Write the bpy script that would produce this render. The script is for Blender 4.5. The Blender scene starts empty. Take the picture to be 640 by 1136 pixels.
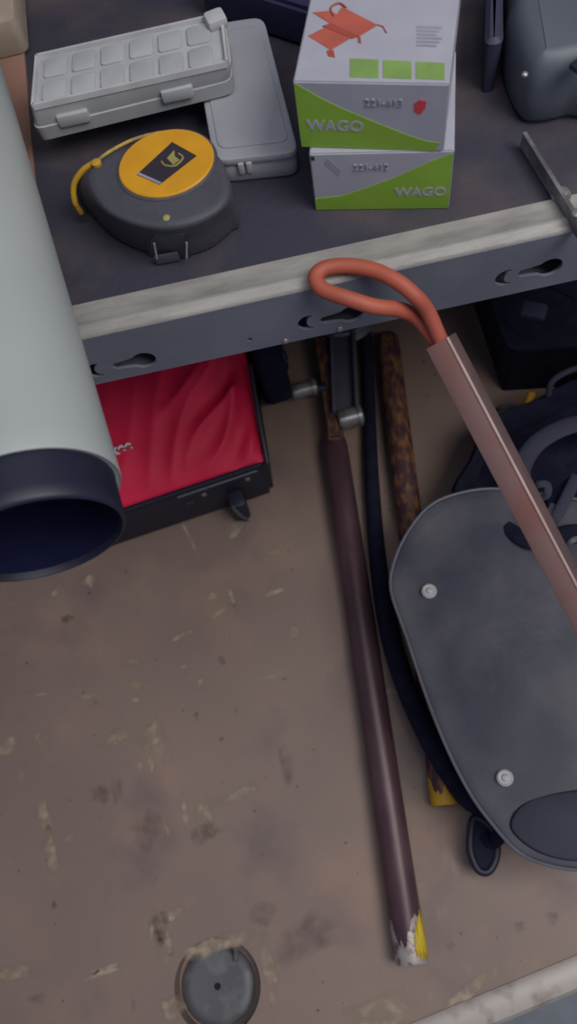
import bpy, bmesh, math, random
from mathutils import Vector, Matrix
from mathutils.geometry import tessellate_polygon
random.seed(7)
S = bpy.context.scene
COL = S.collection
PI = math.pi

# ---------------------------------------------------------------- camera frame
F = 900.0
dn = Vector((110, 362, 900)).normalized()
CZ = -dn
a_, b_ = 1.0, -.21
CX = Vector((a_, b_, -(dn.x*a_+dn.y*b_)/dn.z)).normalized()
CY = CZ.cross(CX)
H = .95
def P(px, py, z):
    """photo point -> world point on the horizontal plane z"""
    v = Vector((px-320, py-568, F))
    w = Vector((v.dot(CX), v.dot(CY), v.dot(CZ)))
    t = (z-H)/w.z
    return Vector((w.x*t, w.y*t, z))
cam = bpy.data.objects.new('camera', bpy.data.cameras.new('camera'))
COL.objects.link(cam)
r = Vector((CX.x, CY.x, CZ.x)); u = -Vector((CX.y, CY.y, CZ.y)); b = -Vector((CX.z, CY.z, CZ.z))
M = Matrix((r, u, b)).transposed().to_4x4(); M.translation = (0, 0, H)
cam.matrix_world = M
cam.data.sensor_fit = 'VERTICAL'; cam.data.sensor_height = 24; cam.data.lens = 24*F/1136
cam.data.clip_start = .01
cam.data.dof.use_dof = True; cam.data.dof.focus_distance = .62; cam.data.dof.aperture_fstop = 5.0
S.camera = cam

# ---------------------------------------------------------------- materials
def L(c):
    return tuple(((x/255)/12.92 if x/255 <= .04045 else ((x/255+.055)/1.055)**2.4) for x in c)+(1,)
def mat(name, c, rough=.6, metal=0, c2=None, scale=40, lo=.4, hi=.6, bump=0, bscale=200, detail=4, spec=.5, trans=0, stretch=None):
    m = bpy.data.materials.new(name); m.use_nodes = True
    nt = m.node_tree; bs = nt.nodes['Principled BSDF']
    bs.inputs['Roughness'].default_value = rough; bs.inputs['Metallic'].default_value = metal
    bs.inputs['Specular IOR Level'].default_value = spec
    bs.inputs['Transmission Weight'].default_value = trans
    tc = nt.nodes.new('ShaderNodeTexCoord'); co = tc.outputs['Object']
    if stretch:
        mp = nt.nodes.new('ShaderNodeMapping'); mp.inputs['Scale'].default_value = stretch
        nt.links.new(co, mp.inputs['Vector']); co = mp.outputs[0]
    n = nt.nodes.new('ShaderNodeTexNoise'); n.inputs['Scale'].default_value = scale; n.inputs['Detail'].default_value = detail
    nt.links.new(co, n.inputs['Vector'])
    rp = nt.nodes.new('ShaderNodeValToRGB')
    rp.color_ramp.elements[0].position = lo; rp.color_ramp.elements[1].position = hi
    if c2 is None: c2 = tuple(x*.93 for x in c)
    rp.color_ramp.elements[0].color = L(c); rp.color_ramp.elements[1].color = L(c2)
    nt.links.new(n.outputs['Fac'], rp.inputs['Fac']); nt.links.new(rp.outputs['Color'], bs.inputs['Base Color'])
    if bump:
        n2 = nt.nodes.new('ShaderNodeTexNoise'); n2.inputs['Scale'].default_value = bscale
        nt.links.new(co, n2.inputs['Vector'])
        bp = nt.nodes.new('ShaderNodeBump'); bp.inputs['Strength'].default_value = bump; bp.inputs['Distance'].default_value = .002
        nt.links.new(n2.outputs['Fac'], bp.inputs['Height']); nt.links.new(bp.outputs['Normal'], bs.inputs['Normal'])
    m['ramp'] = rp.name
    return m
MT = {}
MT['white_pipe'] = mat('white_enamel', (160, 164, 163), .5, scale=6, c2=(152, 158, 158))
MT['gasket'] = mat('dark_gasket', (24, 26, 46), .5)
MT['bore_shade'] = mat('pipe_inside_shade', (14, 17, 44), .9, spec=.1)  # near-black, puts the shade inside the pipe into the colour
MT['lip_top'] = mat('worn_galvanised', (154, 150, 145), .5, .0, c2=(130, 127, 126), scale=30, lo=.35, hi=.7, bump=.15, stretch=(1, 4, 4))
MT['lip_face'] = mat('grey_painted_steel', (104, 108, 120), .5, 0, c2=(96, 100, 113), scale=18)
MT['shelf'] = mat('dusty_dark_mat', (50, 48, 62), .75, 0, c2=(88, 76, 76), scale=13, lo=.46, hi=.80, bump=.2, detail=7)
MT['navy'] = mat('dark_back_panel', (38, 40, 74), .8)
MT['black'] = mat('black_plastic', (28, 30, 48), .5)
MT['blackfab'] = mat('black_fabric', (16, 17, 38), .9, spec=.25, c2=(24, 25, 46), scale=60, bump=.3, bscale=400)
MT['strap'] = mat('grey_webbing', (50, 50, 68), .85, bump=.3, bscale=500)
MT['panel'] = mat('grey_rubber', (52, 54, 68), .62, c2=(78, 77, 86), scale=16, lo=.40, hi=.72, bump=.15, bscale=120, detail=6)
MT['panelrim'] = mat('rubber_rim', (92, 92, 102), .55)
MT['panelshade'] = mat('rubber_fold_shade', (38, 41, 60), .7)  # darker copy of the panel rubber, shade of the downward bend
MT['rivet'] = mat('pale_rivet', (170, 170, 172), .4)
MT['red'] = mat('red_nylon', (218, 16, 68), .65, c2=(200, 10, 60), scale=14, bump=.1, bscale=60)
MT['white'] = mat('white_print', (214, 214, 220), .6)
MT['rust'] = mat('rusty_steel', (66, 42, 48), .6, .1, c2=(136, 92, 50), scale=130, lo=.44, hi=.70, bump=.4, bscale=150, stretch=(1, .45, 1))
MT['maroon'] = mat('brown_oxide_tube', (72, 50, 58), .42, .2, c2=(88, 64, 70), scale=40, bump=.06, stretch=(1, .3, 1))
MT['yellow'] = mat('yellow_paint', (196, 168, 34), .5, c2=(180, 150, 40), scale=70, lo=.5, hi=.6)
MT['bare'] = mat('scraped_silver', (160, 152, 150), .45, .2, c2=(110, 90, 92), scale=110, lo=.5, hi=.62)
MT['yellow2'] = mat('yellow_plastic', (186, 142, 34), .6)
MT['steel'] = mat('dull_steel', (150, 148, 148), .35, .5, c2=(110, 108, 112), scale=60)
MT['greysteel'] = mat('grey_steel_bar', (88, 88, 102), .45, .3)
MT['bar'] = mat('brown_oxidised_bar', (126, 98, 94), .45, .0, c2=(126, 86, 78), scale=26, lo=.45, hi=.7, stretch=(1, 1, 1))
MT['edge'] = mat('bar_highlight', (176, 150, 144), .35)  # pale tone for the painted highlight on the bar's corner
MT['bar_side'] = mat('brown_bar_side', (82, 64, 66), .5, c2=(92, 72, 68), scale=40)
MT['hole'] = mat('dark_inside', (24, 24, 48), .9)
MT['orange'] = mat('orange_rubber', (164, 82, 62), .6, c2=(152, 74, 58), scale=30)
MT['frost'] = mat('frosted_plastic', (166, 168, 171), .5, c2=(156, 158, 163), scale=30)
MT['frost2'] = mat('milky_plastic', (158, 160, 166), .5, c2=(152, 154, 160), scale=12)
MT['frostrib'] = mat('frosted_rib', (178, 179, 182), .5)
MT['tape'] = mat('charcoal_rubber', (70, 70, 80), .62, bump=.15, bscale=300)
MT['disc'] = mat('yellow_label', (206, 148, 28), .55, c2=(198, 140, 26))
MT['label'] = mat('black_label', (50, 44, 52), .5)
MT['olive'] = mat('dull_yellow_print', (150, 140, 80), .6)
MT['cord'] = mat('dirty_yellow_cord', (178, 150, 62), .6, c2=(120, 108, 84), scale=90)
MT['card'] = mat('white_card', (160, 160, 172), .6, c2=(155, 155, 168))
MT['green'] = mat('green_print', (130, 168, 54), .6, c2=(124, 162, 52))
MT['green2'] = mat('soft_green_print', (122, 154, 82), .6)
MT['oran'] = mat('orange_print', (176, 88, 72), .6)
MT['oran2'] = mat('dark_orange_print', (160, 74, 62), .6)
MT['greyp'] = mat('grey_print', (142, 142, 156), .6)
MT['redp'] = mat('red_print', (196, 60, 72), .6)
MT['brown'] = mat('brown_cardboard', (146, 110, 96), .8, c2=(138, 104, 92), scale=12)
MT['beige'] = mat('beige_cardboard', (160, 146, 132), .8)
MT['case'] = mat('slate_case', (82, 88, 98), .5, c2=(76, 82, 94), scale=8)
MT['case2'] = mat('dark_slate', (52, 55, 76), .6)
MT['trim'] = mat('worn_aluminium', (164, 156, 150), .45, .1, c2=(130, 118, 112), scale=50, lo=.5, hi=.75)
MT['step'] = mat('grey_painted_step', (96, 102, 112), .6)
MT['disk'] = mat('grey_anchor_cap', (86, 86, 92), .6, c2=(106, 108, 112), scale=50, lo=.5, hi=.7)
MT['sheet'] = mat('van_side_panel', (60, 64, 88), .6)

def floor_material():
    m = mat('dirty_plywood', (134, 114, 104), .6, c2=(122, 104, 97), scale=5, lo=.35, hi=.7, detail=6, bump=.12, bscale=90)
    nt = m.node_tree; bs = nt.nodes['Principled BSDF']
    tc = [n for n in nt.nodes if n.type == 'TEX_COORD'][0]
    base = nt.nodes[m['ramp']].outputs['Color']
    def layer(base, scale, lo, hi, col, stretch, rot=0, amt=1, detail=3):
        mp = nt.nodes.new('ShaderNodeMapping'); mp.inputs['Scale'].default_value = stretch; mp.inputs['Rotation'].default_value = (0, 0, rot)
        nt.links.new(tc.outputs['Object'], mp.inputs['Vector'])
        n = nt.nodes.new('ShaderNodeTexNoise'); n.inputs['Scale'].default_value = scale; n.inputs['Detail'].default_value = detail
        nt.links.new(mp.outputs[0], n.inputs['Vector'])
        mr = nt.nodes.new('ShaderNodeMapRange'); mr.inputs[1].default_value = lo; mr.inputs[2].default_value = hi; mr.inputs[4].default_value = amt
        nt.links.new(n.outputs['Fac'], mr.inputs[0])
        mx = nt.nodes.new('ShaderNodeMixRGB'); nt.links.new(mr.outputs[0], mx.inputs['Fac'])
        nt.links.new(base, mx.inputs[1]); mx.inputs[2].default_value = L(col)
        return mx.outputs[0]
    base = layer(base, 12, .52, .72, (150, 122, 106), (1, 1, 1), .4, .6)
    base = layer(base, 10, .56, .74, (100, 86, 90), (1, 1, 1), 1.1, .6)
    base = layer(base, 30, .69, .77, (164, 146, 130), (1, .35, 1), .1, .4)
    base = layer(base, 34, .70, .78, (164, 148, 132), (.35, 1, 1), .25, .4)
    base = layer(base, 120, .74, .80, (78, 66, 70), (1, 1, 1), 0, .8, 1)
    nt.links.new(base, bs.inputs['Base Color'])
    return m
MT['floor'] = floor_material()
def scuff_material(name, col):
    m = mat(name, col, .6); nt = m.node_tree; bs = nt.nodes['Principled BSDF']
    at = nt.nodes.new('ShaderNodeAttribute'); at.attribute_name = 'wear'
    n = nt.nodes.new('ShaderNodeTexNoise'); n.inputs['Scale'].default_value = 70; n.inputs['Detail'].default_value = 3
    tc = nt.nodes.new('ShaderNodeTexCoord'); nt.links.new(tc.outputs['Object'], n.inputs['Vector'])
    mr = nt.nodes.new('ShaderNodeMapRange'); mr.inputs[1].default_value = .25; mr.inputs[2].default_value = .65
    nt.links.new(n.outputs['Fac'], mr.inputs[0])
    mu = nt.nodes.new('ShaderNodeMath'); mu.operation = 'MULTIPLY'
    nt.links.new(at.outputs['Fac'], mu.inputs[0]); nt.links.new(mr.outputs[0], mu.inputs[1])
    nt.links.new(mu.outputs[0], bs.inputs['Alpha'])
    return m
MT['scuff'] = scuff_material('pale_scuff', (168, 150, 130))
MT['stain'] = scuff_material('dark_stain', (78, 66, 72))

# ---------------------------------------------------------------- helpers
def origin_of(o):
    v = Vector((0, 0, 0))
    while o: v += o.location; o = o.parent
    return v
def obj(name, bm, m, parent=None, smooth=True, subsurf=0, angle=35):
    if isinstance(m, str): m = [m]
    bmesh.ops.recalc_face_normals(bm, faces=bm.faces)
    xs = [v.co for v in bm.verts]
    lo = Vector([min(c[i] for c in xs) for i in range(3)]); hi = Vector([max(c[i] for c in xs) for i in range(3)])
    o0 = Vector(((lo.x+hi.x)/2, (lo.y+hi.y)/2, lo.z))
    if parent is not None: loc = o0-origin_of(parent)
    else: loc = o0
    bmesh.ops.translate(bm, verts=bm.verts, vec=-o0)
    me = bpy.data.meshes.new(name); bm.to_mesh(me); bm.free()
    for k in m: me.materials.append(MT[k])
    if smooth:
        for p in me.polygons: p.use_smooth = True
        try: me.set_sharp_from_angle(angle=math.radians(angle))
        except Exception: pass
    o = bpy.data.objects.new(name, me); COL.objects.link(o)
    o.parent = parent; o.location = loc
    if subsurf:
        s = o.modifiers.new('s', 'SUBSURF'); s.levels = subsurf; s.render_levels = subsurf
    return o
def tag(o, label=None, cat=None, group=None, kind=None):
    if label: o['label'] = label
    if cat: o['category'] = cat
    if group: o['group'] = group
    if kind: o['kind'] = kind
    return o
def thing(name, loc, label, cat, group=None):
    o = bpy.data.objects.new(name, None); COL.objects.link(o); o.location = loc; o.empty_display_size = .02
    return tag(o, label, cat, group)
def N(): return bmesh.new()
def box(bm, c, s, rz=0, bev=0, seg=2, rot=None, mi=0):
    t = N(); bmesh.ops.create_cube(t, size=1)
    bmesh.ops.scale(t, vec=s, verts=t.verts)
    if bev: bmesh.ops.bevel(t, geom=t.edges[:], offset=bev, segments=seg, affect='EDGES', profile=.6)
    Rm = rot if rot is not None else Matrix.Rotation(rz, 3, 'Z')
    for v in t.verts: v.co = Rm @ v.co+Vector(c)
    merge(bm, t, mi); return bm
def merge(bm, t, mi=0):
    mp = {v: bm.verts.new(v.co) for v in t.verts}
    for f in t.faces:
        try:
            g = bm.faces.new([mp[v] for v in f.verts]); g.material_index = mi if mi else f.material_index
        except ValueError: pass
    t.free()
def spline(pts, n=8, closed=False):
    pts = [Vector(p) for p in pts]; out = []; m = len(pts)
    rng = m if closed else m-1
    for i in range(rng):
        if closed: p0, p1, p2, p3 = pts[(i-1) % m], pts[i], pts[(i+1) % m], pts[(i+2) % m]
        else: p0, p1, p2, p3 = pts[max(i-1, 0)], pts[i], pts[i+1], pts[min(i+2, m-1)]
        for k in range(n):
            t = k/n
            out.append(.5*((2*p1)+(p2-p0)*t+(2*p0-5*p1+4*p2-p3)*t*t+(3*p1-p0-3*p2+p3)*t**3))
    if not closed: out.append(pts[-1])
    return out
def tube(bm, pts, r, seg=16, closed=False, flat=1.0, mi=0):
    """sweep; flat<1 squashes the section along its normal (a strap)"""
    n = len(pts); rings = []; up = Vector((0, 0, 1))
    for i, p in enumerate(pts):
        if closed: t = (pts[(i+1) % n]-pts[i-1]).normalized()
        else: t = (pts[min(i+1, n-1)]-pts[max(i-1, 0)]).normalized()
        s = t.cross(up)
        if s.length < .05: s = t.cross(Vector((0, 1, 0)))
        s.normalize(); w = s.cross(t).normalized()
        rr = r[i] if isinstance(r, (list, tuple)) else r
        rings.append([bm.verts.new(p+s*math.cos(q)*rr+w*math.sin(q)*rr*flat) for q in [2*PI*k/seg for k in range(seg)]])
    for i in range(n if closed else n-1):
        A, B = rings[i], rings[(i+1) % n]
        for k in range(seg):
            f = bm.faces.new([A[k], A[(k+1) % seg], B[(k+1) % seg], B[k]]); f.material_index = mi
    if not closed:
        for R_ in (rings[0][::-1], rings[-1]):
            f = bm.faces.new(R_); f.material_index = mi
    return bm
def loft(bm, rings, cap0=True, cap1=True, mi=0):
    R_ = [[bm.verts.new(p) for p in rg] for rg in rings]; n = len(R_[0])
    for A, B in zip(R_, R_[1:]):
        for k in range(n):
            f = bm.faces.new([A[k], A[(k+1) % n], B[(k+1) % n], B[k]]); f.material_index = mi
    if cap0: f = bm.faces.new(R_[0][::-1]); f.material_index = mi
    if cap1: f = bm.faces.new(R_[-1]); f.material_index = mi
    return bm
def lathe(bm, prof, c, axis, seg=48, mi=0, closed=False):
    """prof: (distance along axis, radius)"""
    ax = Vector(axis).normalized(); s = ax.orthogonal().normalized(); w = ax.cross(s)
    rings = [[Vector(c)+ax*h+(s*math.cos(q)+w*math.sin(q))*max(rr, 1e-5) for q in [2*PI*k/seg for k in range(seg)]] for h, rr in prof]
    if closed: rings.append(rings[0]); loft(bm, rings, False, False, mi); bmesh.ops.remove_doubles(bm, verts=bm.verts, dist=1e-6)
    else: loft(bm, rings, True, True, mi)
    return bm
def inset_ring(pts, d):
    """shrink a closed horizontal outline towards its inside by d"""
    n = len(pts); area = sum(pts[i].x*pts[(i+1) % n].y-pts[(i+1) % n].x*pts[i].y for i in range(n)); sg = 1 if area > 0 else -1
    out = []
    for i in range(n):
        t = (pts[(i+1) % n]-pts[i-1]); t.z = 0; t.normalize()
        out.append(pts[i]+Vector((-t.y, t.x, 0))*d*sg)
    return out
def pad(bm, outline, z0, z1, r=.003, mi=0):
    """a slab with rounded edges above a closed outline"""
    def at(z, d): 
        q = inset_ring(outline, d); return [Vector((p.x, p.y, z)) for p in q]
    loft(bm, [at(z0, r), at(z0+r*.3, r*.3), at(z0+r, 0), at(z1-r, 0), at(z1-r*.3, r*.3), at(z1, r)], mi=mi)
    return bm
def flat(bm, pts, mi=0):
    f = bm.faces.new([bm.verts.new(p) for p in pts]); f.material_index = mi; return bm
def sticker(bm, pts, th=.0002, mi=0):
    """a thin print on a face: pts ccw seen from outside"""
    n = (Vector(pts[1])-Vector(pts[0])).cross(Vector(pts[2])-Vector(pts[1])).normalized()
    # robust normal (newell)
    nn = Vector((0, 0, 0)); k = len(pts)
    for i in range(k): nn += Vector(pts[i]).cross(Vector(pts[(i+1) % k]))
    nn.normalize()
    loft(bm, [[Vector(p)-nn*.0001 for p in pts], [Vector(p)+nn*th for p in pts]], mi=mi)
    return bm
def text_bm(s, size, o, ux, uy, th=.0003, sx=1, bold=0):
    cu = bpy.data.curves.new('t', 'FONT'); cu.body = s; cu.size = size; cu.extrude = th; cu.offset = bold
    t = bpy.data.objects.new('t', cu); COL.objects.link(t)
    bpy.context.view_layer.update()
    me = bpy.data.meshes.new_from_object(t.evaluated_get(bpy.context.evaluated_depsgraph_get()))
    bm = N(); bm.from_mesh(me)
    ux = Vector(ux).normalized(); uy = Vector(uy).normalized(); uz = ux.cross(uy)
    for v in bm.verts: v.co = Vector(o)+ux*v.co.x*sx+uy*v.co.y+uz*v.co.z
    bpy.data.objects.remove(t); bpy.data.curves.remove(cu); bpy.data.meshes.remove(me)
    return bm
def circle(c, r, n=32, z=None, sx=1, sy=1, rot=0):
    out = []
    for k in range(n):
        q = 2*PI*k/n; x, y = math.cos(q)*r*sx, math.sin(q)*r*sy
        out.append(Vector((c[0]+x*math.cos(rot)-y*math.sin(rot), c[1]+x*math.sin(rot)+y*math.cos(rot), c[2] if z is None else z)))
    return out
def rrect(c, w, h, r, rz=0, n=5):
    out = []
    for qx, qy, q0 in ((1, 1, 0), (-1, 1, PI/2), (-1, -1, PI), (1, -1, 3*PI/2)):
        for k in range(n+1):
            q = q0+PI/2*k/n
            x, y = qx*(w/2-r)+math.cos(q)*r, qy*(h/2-r)+math.sin(q)*r
            out.append(Vector((c[0]+x*math.cos(rz)-y*math.sin(rz), c[1]+x*math.sin(rz)+y*math.cos(rz), c[2])))
    return out

# ================================================================ SETTING
# floor with a round recess
RC = P(241, 1094, 0); RR = .0455
T0, T1 = P(454, 1136, 0), P(640, 1059, 0)           # inner edge of the edge strip
td = (T1-T0).normalized(); tn = Vector((td.y, -td.x, 0))   # tn points to the viewer side
def on_edge(x): return T0+td*((x-T0.x)/td.x)
bm = N()
outer = [on_edge(-.9), on_edge(1.0), Vector((1.0, .80, 0)), Vector((-.9, .80, 0))]
seg = 64; inner = [RC+Vector((math.cos(2*PI*k/seg), math.sin(2*PI*k/seg), 0))*RR for k in range(seg)]
def hit(q):
    d = Vector((math.cos(q), math.sin(q), 0)); best = 9
    for i in range(4):
        A, B = outer[i], outer[(i+1) % 4]; e = B-A
        den = d.x*e.y-d.y*e.x
        if abs(den) < 1e-9: continue
        w = A-RC; t = (w.x*e.y-w.y*e.x)/den; s = (w.x*d.y-w.y*d.x)/den
        if t > 0 and -1e-6 <= s <= 1+1e-6: best = min(best, t)
    return RC+d*best
ang = sorted([(2*PI*k/seg, 0) for k in range(seg)]+[(math.atan2((c-RC).y, (c-RC).x) % (2*PI), 1) for c in outer])
inn = [bm.verts.new(RC+Vector((math.cos(q), math.sin(q), 0))*RR) for q, _ in ang]
out = [bm.verts.new(hit(q)) for q, _ in ang]
low = [bm.verts.new(v.co+Vector((0, 0, -.024))) for v in inn]
n = len(ang)
for k in range(n):
    j = (k+1) % n
    bm.faces.new([inn[k], inn[j], out[j], out[k]])
    bm.faces.new([low[k], low[j], inn[j], inn[k]])
bm.faces.new(low)
fl = tag(obj('floor', bm, 'floor', smooth=False), kind='structure')

# worn patches on the plywood (pale scuffs and dark specks, one flat layer of dirt)
def blot(bm, lay, px, py, w, h, rot, jag=.3, k=14, s=1.0):
    c = P(px, py, .0004); sc = (c-Vector((0, 0, H))).length/F
    rings = []
    cv = bm.verts.new(c); cv[lay] = s
    rnd = [1+random.uniform(-jag, jag) for _ in range(k)]
    prev = None
    for fr, al in ((.55, .9*s), (1.0, 0)):
        ring = []
        for i in range(k):
            q = 2*PI*i/k; x = math.cos(q)*w*fr*rnd[i]*sc; y = math.sin(q)*h*fr*rnd[i]*sc
            x, y = x*math.cos(rot)-y*math.sin(rot), x*math.sin(rot)+y*math.cos(rot)
            v = bm.verts.new(c+Vector((x, y, 0))); v[lay] = al; ring.append(v)
        rings.append(ring)
    for i in range(k):
        j = (i+1) % k
        bm.faces.new([cv, rings[0][i], rings[0][j]])
        bm.faces.new([rings[0][i], rings[1][i], rings[1][j], rings[0][j]])
bm = N(); lay = bm.verts.layers.float.new('wear')
for a in [(48, 905, 9, 24, .1), (58, 950, 9, 26, .15), (76, 928, 12, 6, 0), (45, 820, 8, 8, 0), (8, 828, 16, 9, .5), (128, 820, 20, 10, .3),
          (170, 815, 17, 18, 0), (156, 850, 5, 14, 0), (168, 850, 5, 14, 0), (186, 843, 7, 4, 0), (205, 905, 5, 20, 0), (228, 908, 11, 24, .1),
          (268, 882, 26, 7, .25), (188, 1018, 22, 7, .2), (182, 1045, 9, 30, 0), (172, 1030, 10, 16, 0), (238, 662, 9, 9, 0), (246, 678, 22, 5, .25),
          (255, 655, 3, 34, .15), (305, 657, 16, 4, .15), (202, 705, 20, 4, .2), (76, 687, 12, 5, .1), (75, 686, 9, 6, 0), (65, 655, 11, 7, .8),
          (98, 645, 10, 9, .6), (92, 774, 20, 4, 0), (150, 777, 9, 4, 0), (326, 700, 7, 10, 0), (222, 760, 6, 10, 0), (145, 735, 10, 5, 0), (184, 920, 4, 20, .4),
          (212, 600, 3, 34, .3), (258, 590, 14, 8, .6), (305, 610, 12, 8, .3), (232, 1050, 44, 10, .1), (300, 1085, 10, 40, 0), (15, 1080, 26, 8, 0),
          (115, 1078, 26, 5, .2), (190, 1120, 14, 12, 0), (205, 740, 5, 4, 0), (420, 1130, 40, 26, .3), (150, 760, 12, 6, 0), (105, 1078, 5, 3, 0), (236, 1018, 5, 4, 0), (520, 1100, 40, 8, .4), (45, 770, 9, 3, 0)]:
    blot(bm, lay, *a)
tag(obj('paint_scuffs', bm, 'scuff', fl, smooth=False), kind='stuff', label='pale worn scuffs on the plywood')
bm = N(); lay = bm.verts.layers.float.new('wear')
for a in [(246, 733, 5, 6, 0), (106, 779, 3, 3, 0), (262, 788, 3, 3, 0), (218, 793, 4, 4, 0), (246, 820, 4, 3, 0), (316, 753, 3, 3, 0), (130, 878, 8, 14, 0), (112, 880, 12, 12, 0),
          (165, 920, 22, 20, .2), (60, 1004, 3, 5, 0), (41, 1108, 9, 5, 0), (290, 1015, 18, 12, 0), (318, 850, 10, 22, 0), (500, 1050, 5, 4, 0), (576, 1028, 6, 6, 0), (612, 1018, 7, 8, 0),
          (225, 925, 20, 12, 0), (148, 1115, 3, 6, 0), (342, 1040, 40, 20, .2)]:
    blot(bm, lay, *a, s=.28)
tag(obj('dark_marks', bm, 'stain', fl, smooth=False), kind='stuff', label='dark specks and dents in the plywood')

# edge strip and step below
bm = N()
def sec(x):
    o = on_edge(x); return [o+tn*q+Vector((0, 0, z)) for q, z in ((0, -.003), (.0, .0015), (.004, .0035), (.016, .004), (.026, .002), (.030, -.003), (.030, -.05), (.027, -.05), (.027, -.003))]
loft(bm, [sec(-.6), sec(.05), sec(.9)])
tag(obj('trim_1', bm, 'trim'), kind='structure')
bm = N()
o0, o1 = on_edge(-.6), on_edge(.9)
loft(bm, [[p+tn*q+Vector((0, 0, z)) for p, q, z in ((o0, .0302, -.03), (o1, .0302, -.03), (o1, .5, -.05), (o0, .5, -.05))], [p+tn*q+Vector((0, 0, z)) for p, q, z in ((o0, .0302, -.06), (o1, .0302, -.06), (o1, .5, -.07), (o0, .5, -.07))]])
tag(obj('trim_2', bm, 'step', smooth=False), kind='structure')
# van side panel behind the racking, with pressed ribs
bm = N(); box(bm, (.05, .765, .55), (1.9, .02, 1.16))
for x in (-.5, -.15, .2, .55): box(bm, (x, .75, .27), (.09, .02, .46), bev=.008)
tag(obj('wall_back', bm, 'sheet'), kind='structure')

# round anchor cap in the recess
c = RC+Vector((-.003, -.002, -.024))
t = thing('anchor_cap', c, 'round grey cap sunk in the hole in the plywood floor', 'cap')
bm = N(); lathe(bm, [(0, .039), (.004, .039), (.007, .036), (.009, .030), (.0085, .028), (.0085, .0)], c, (0, 0, 1)); obj('disc', bm, 'disk', t)
bm = N(); lathe(bm, [(.0084, .0035), (.0092, .0035), (.0092, .002), (.0086, .0)], c, (0, 0, 1), 16); obj('screw_head', bm, 'hole', t)
bm = N(); q = P(262, 1056, -.006); tube(bm, [q+Vector((-.003, -.008, -.008)), q+Vector((0, 0, 0)), q+Vector((.001, .003, .004))], .003, 10); obj('latch_pin', bm, 'steel', t)

# ================================================================ SHELF
ZS = .52; YR = .33
sh = thing('racking_shelf', (0.05, YR, ZS-.055), 'grey metal racking shelf with dark top and pierced front lip', 'shelf')
bm = N(); box(bm, (.05, .545, ZS-.005), (.90, .385, .006)); obj('shelf_top', bm, 'shelf', sh, smooth=False)
bm = N()
def lp(x): return [Vector((x, y, z)) for y, z in ((.357, ZS-.004), (.357, ZS+.0005), (.352, ZS+.001), (.3405, ZS+.001), (.339, ZS+.0024), (.3365, ZS+.0024), (.335, ZS+.001), (.3325, ZS+.0008), (.3305, ZS-.001), (.3305, ZS-.004))]
loft(bm, [lp(-.40), lp(.50)]); obj('top_flange', bm, 'lip_top', sh, angle=60)
# face with keyholes
bm = N(); box(bm, (.05, .3312, ZS-.0285), (.90, .0022, .053)); face = obj('front_lip', bm, 'lip_face', sh, smooth=False)
def hole(x, z, pts):
    b = N(); pts = [Vector((x+a, .31, z+h)) for a, h in pts]
    loft(b, [pts, [p+Vector((0, .04, 0)) for p in pts]]); bmesh.ops.recalc_face_normals(b, faces=b.faces)
    me = bpy.data.meshes.new('c'); b.to_mesh(me); b.free()
    o = bpy.data.objects.new('c', me); COL.objects.link(o); return o
def face_x(px, py):                                   # point of the lip face under a photo point
    v = Vector((px-320, py-568, F)); w = Vector((v.dot(CX), v.dot(CY), v.dot(CZ))); t = .330/w.y
    return w.x*t, H+w.z*t
key = [(math.cos(q)*.0078, math.sin(q)*.0078) for q in [math.radians(d) for d in range(-140, 141, 14)]]
key = [(a*1.12+.006, h*1.12) for a, h in key]+[(-.008, .0042), (-.014, .0036), (-.0165, .0), (-.014, -.0036), (-.008, -.0042)]
ci = [(math.cos(q)*.0080, math.sin(q)*.0080) for q in [math.radians(d) for d in range(75, 286, 15)]]
ci2 = [(math.cos(q)*.0045+.0028, math.sin(q)*.0060) for q in [math.radians(d) for d in range(270, 80, -15)]]
cut = []
for kx, ky, cx, cy in ((150, 402, 108, 411), (380, 351, 343, 358), (600, 299, 562, 308)):
    x, z = face_x(kx, ky); cut.append(hole(x, z, key))
    x, z = face_x(cx, cy); cut.append(hole(x, z, ci+ci2))
x, z = face_x(277, 377); cut.append(hole(x, z, [(math.cos(q)*.002, math.sin(q)*.002) for q in [k*PI/6 for k in range(12)]]))
for k in cut:
    md = face.modifiers.new('b', 'BOOLEAN'); md.object = k; md.operation = 'DIFFERENCE'; md.solver = 'EXACT'
bpy.context.view_layer.update()
me = bpy.data.meshes.new_from_object(face.evaluated_get(bpy.context.evaluated_depsgraph_get()))
face.modifiers.clear(); face.data = me
if not me.materials: me.materials.append(MT['lip_face'])
for k in cut: bpy.data.objects.remove(k)
bm = N(); box(bm, (.05, .345, ZS-.0545), (.90, .026, .002)); obj('return_flange', bm, 'lip_face', sh, smooth=False)
for px, py in ((318, 384), (378, 375)):  # small steel studs stand in for highlights on the lip
    x, z = face_x(px, py); bm = N(); lathe(bm, [(0, .0025), (.001, .0022), (.0016, .001), (.0017, 0)], (x, .330, ZS-.052), (0, -1, 0), 14); obj('rivet', bm, 'steel', sh)
q = P(622, 217, ZS+.0012)
bm = N(); lathe(bm, [(0, .0065), (.001, .0065), (.0015, .0045), (.004, .0042), (.0048, .003), (.0048, 0)], q, (0, 0, 1), 24); obj('bolt', bm, 'steel', sh)
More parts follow.
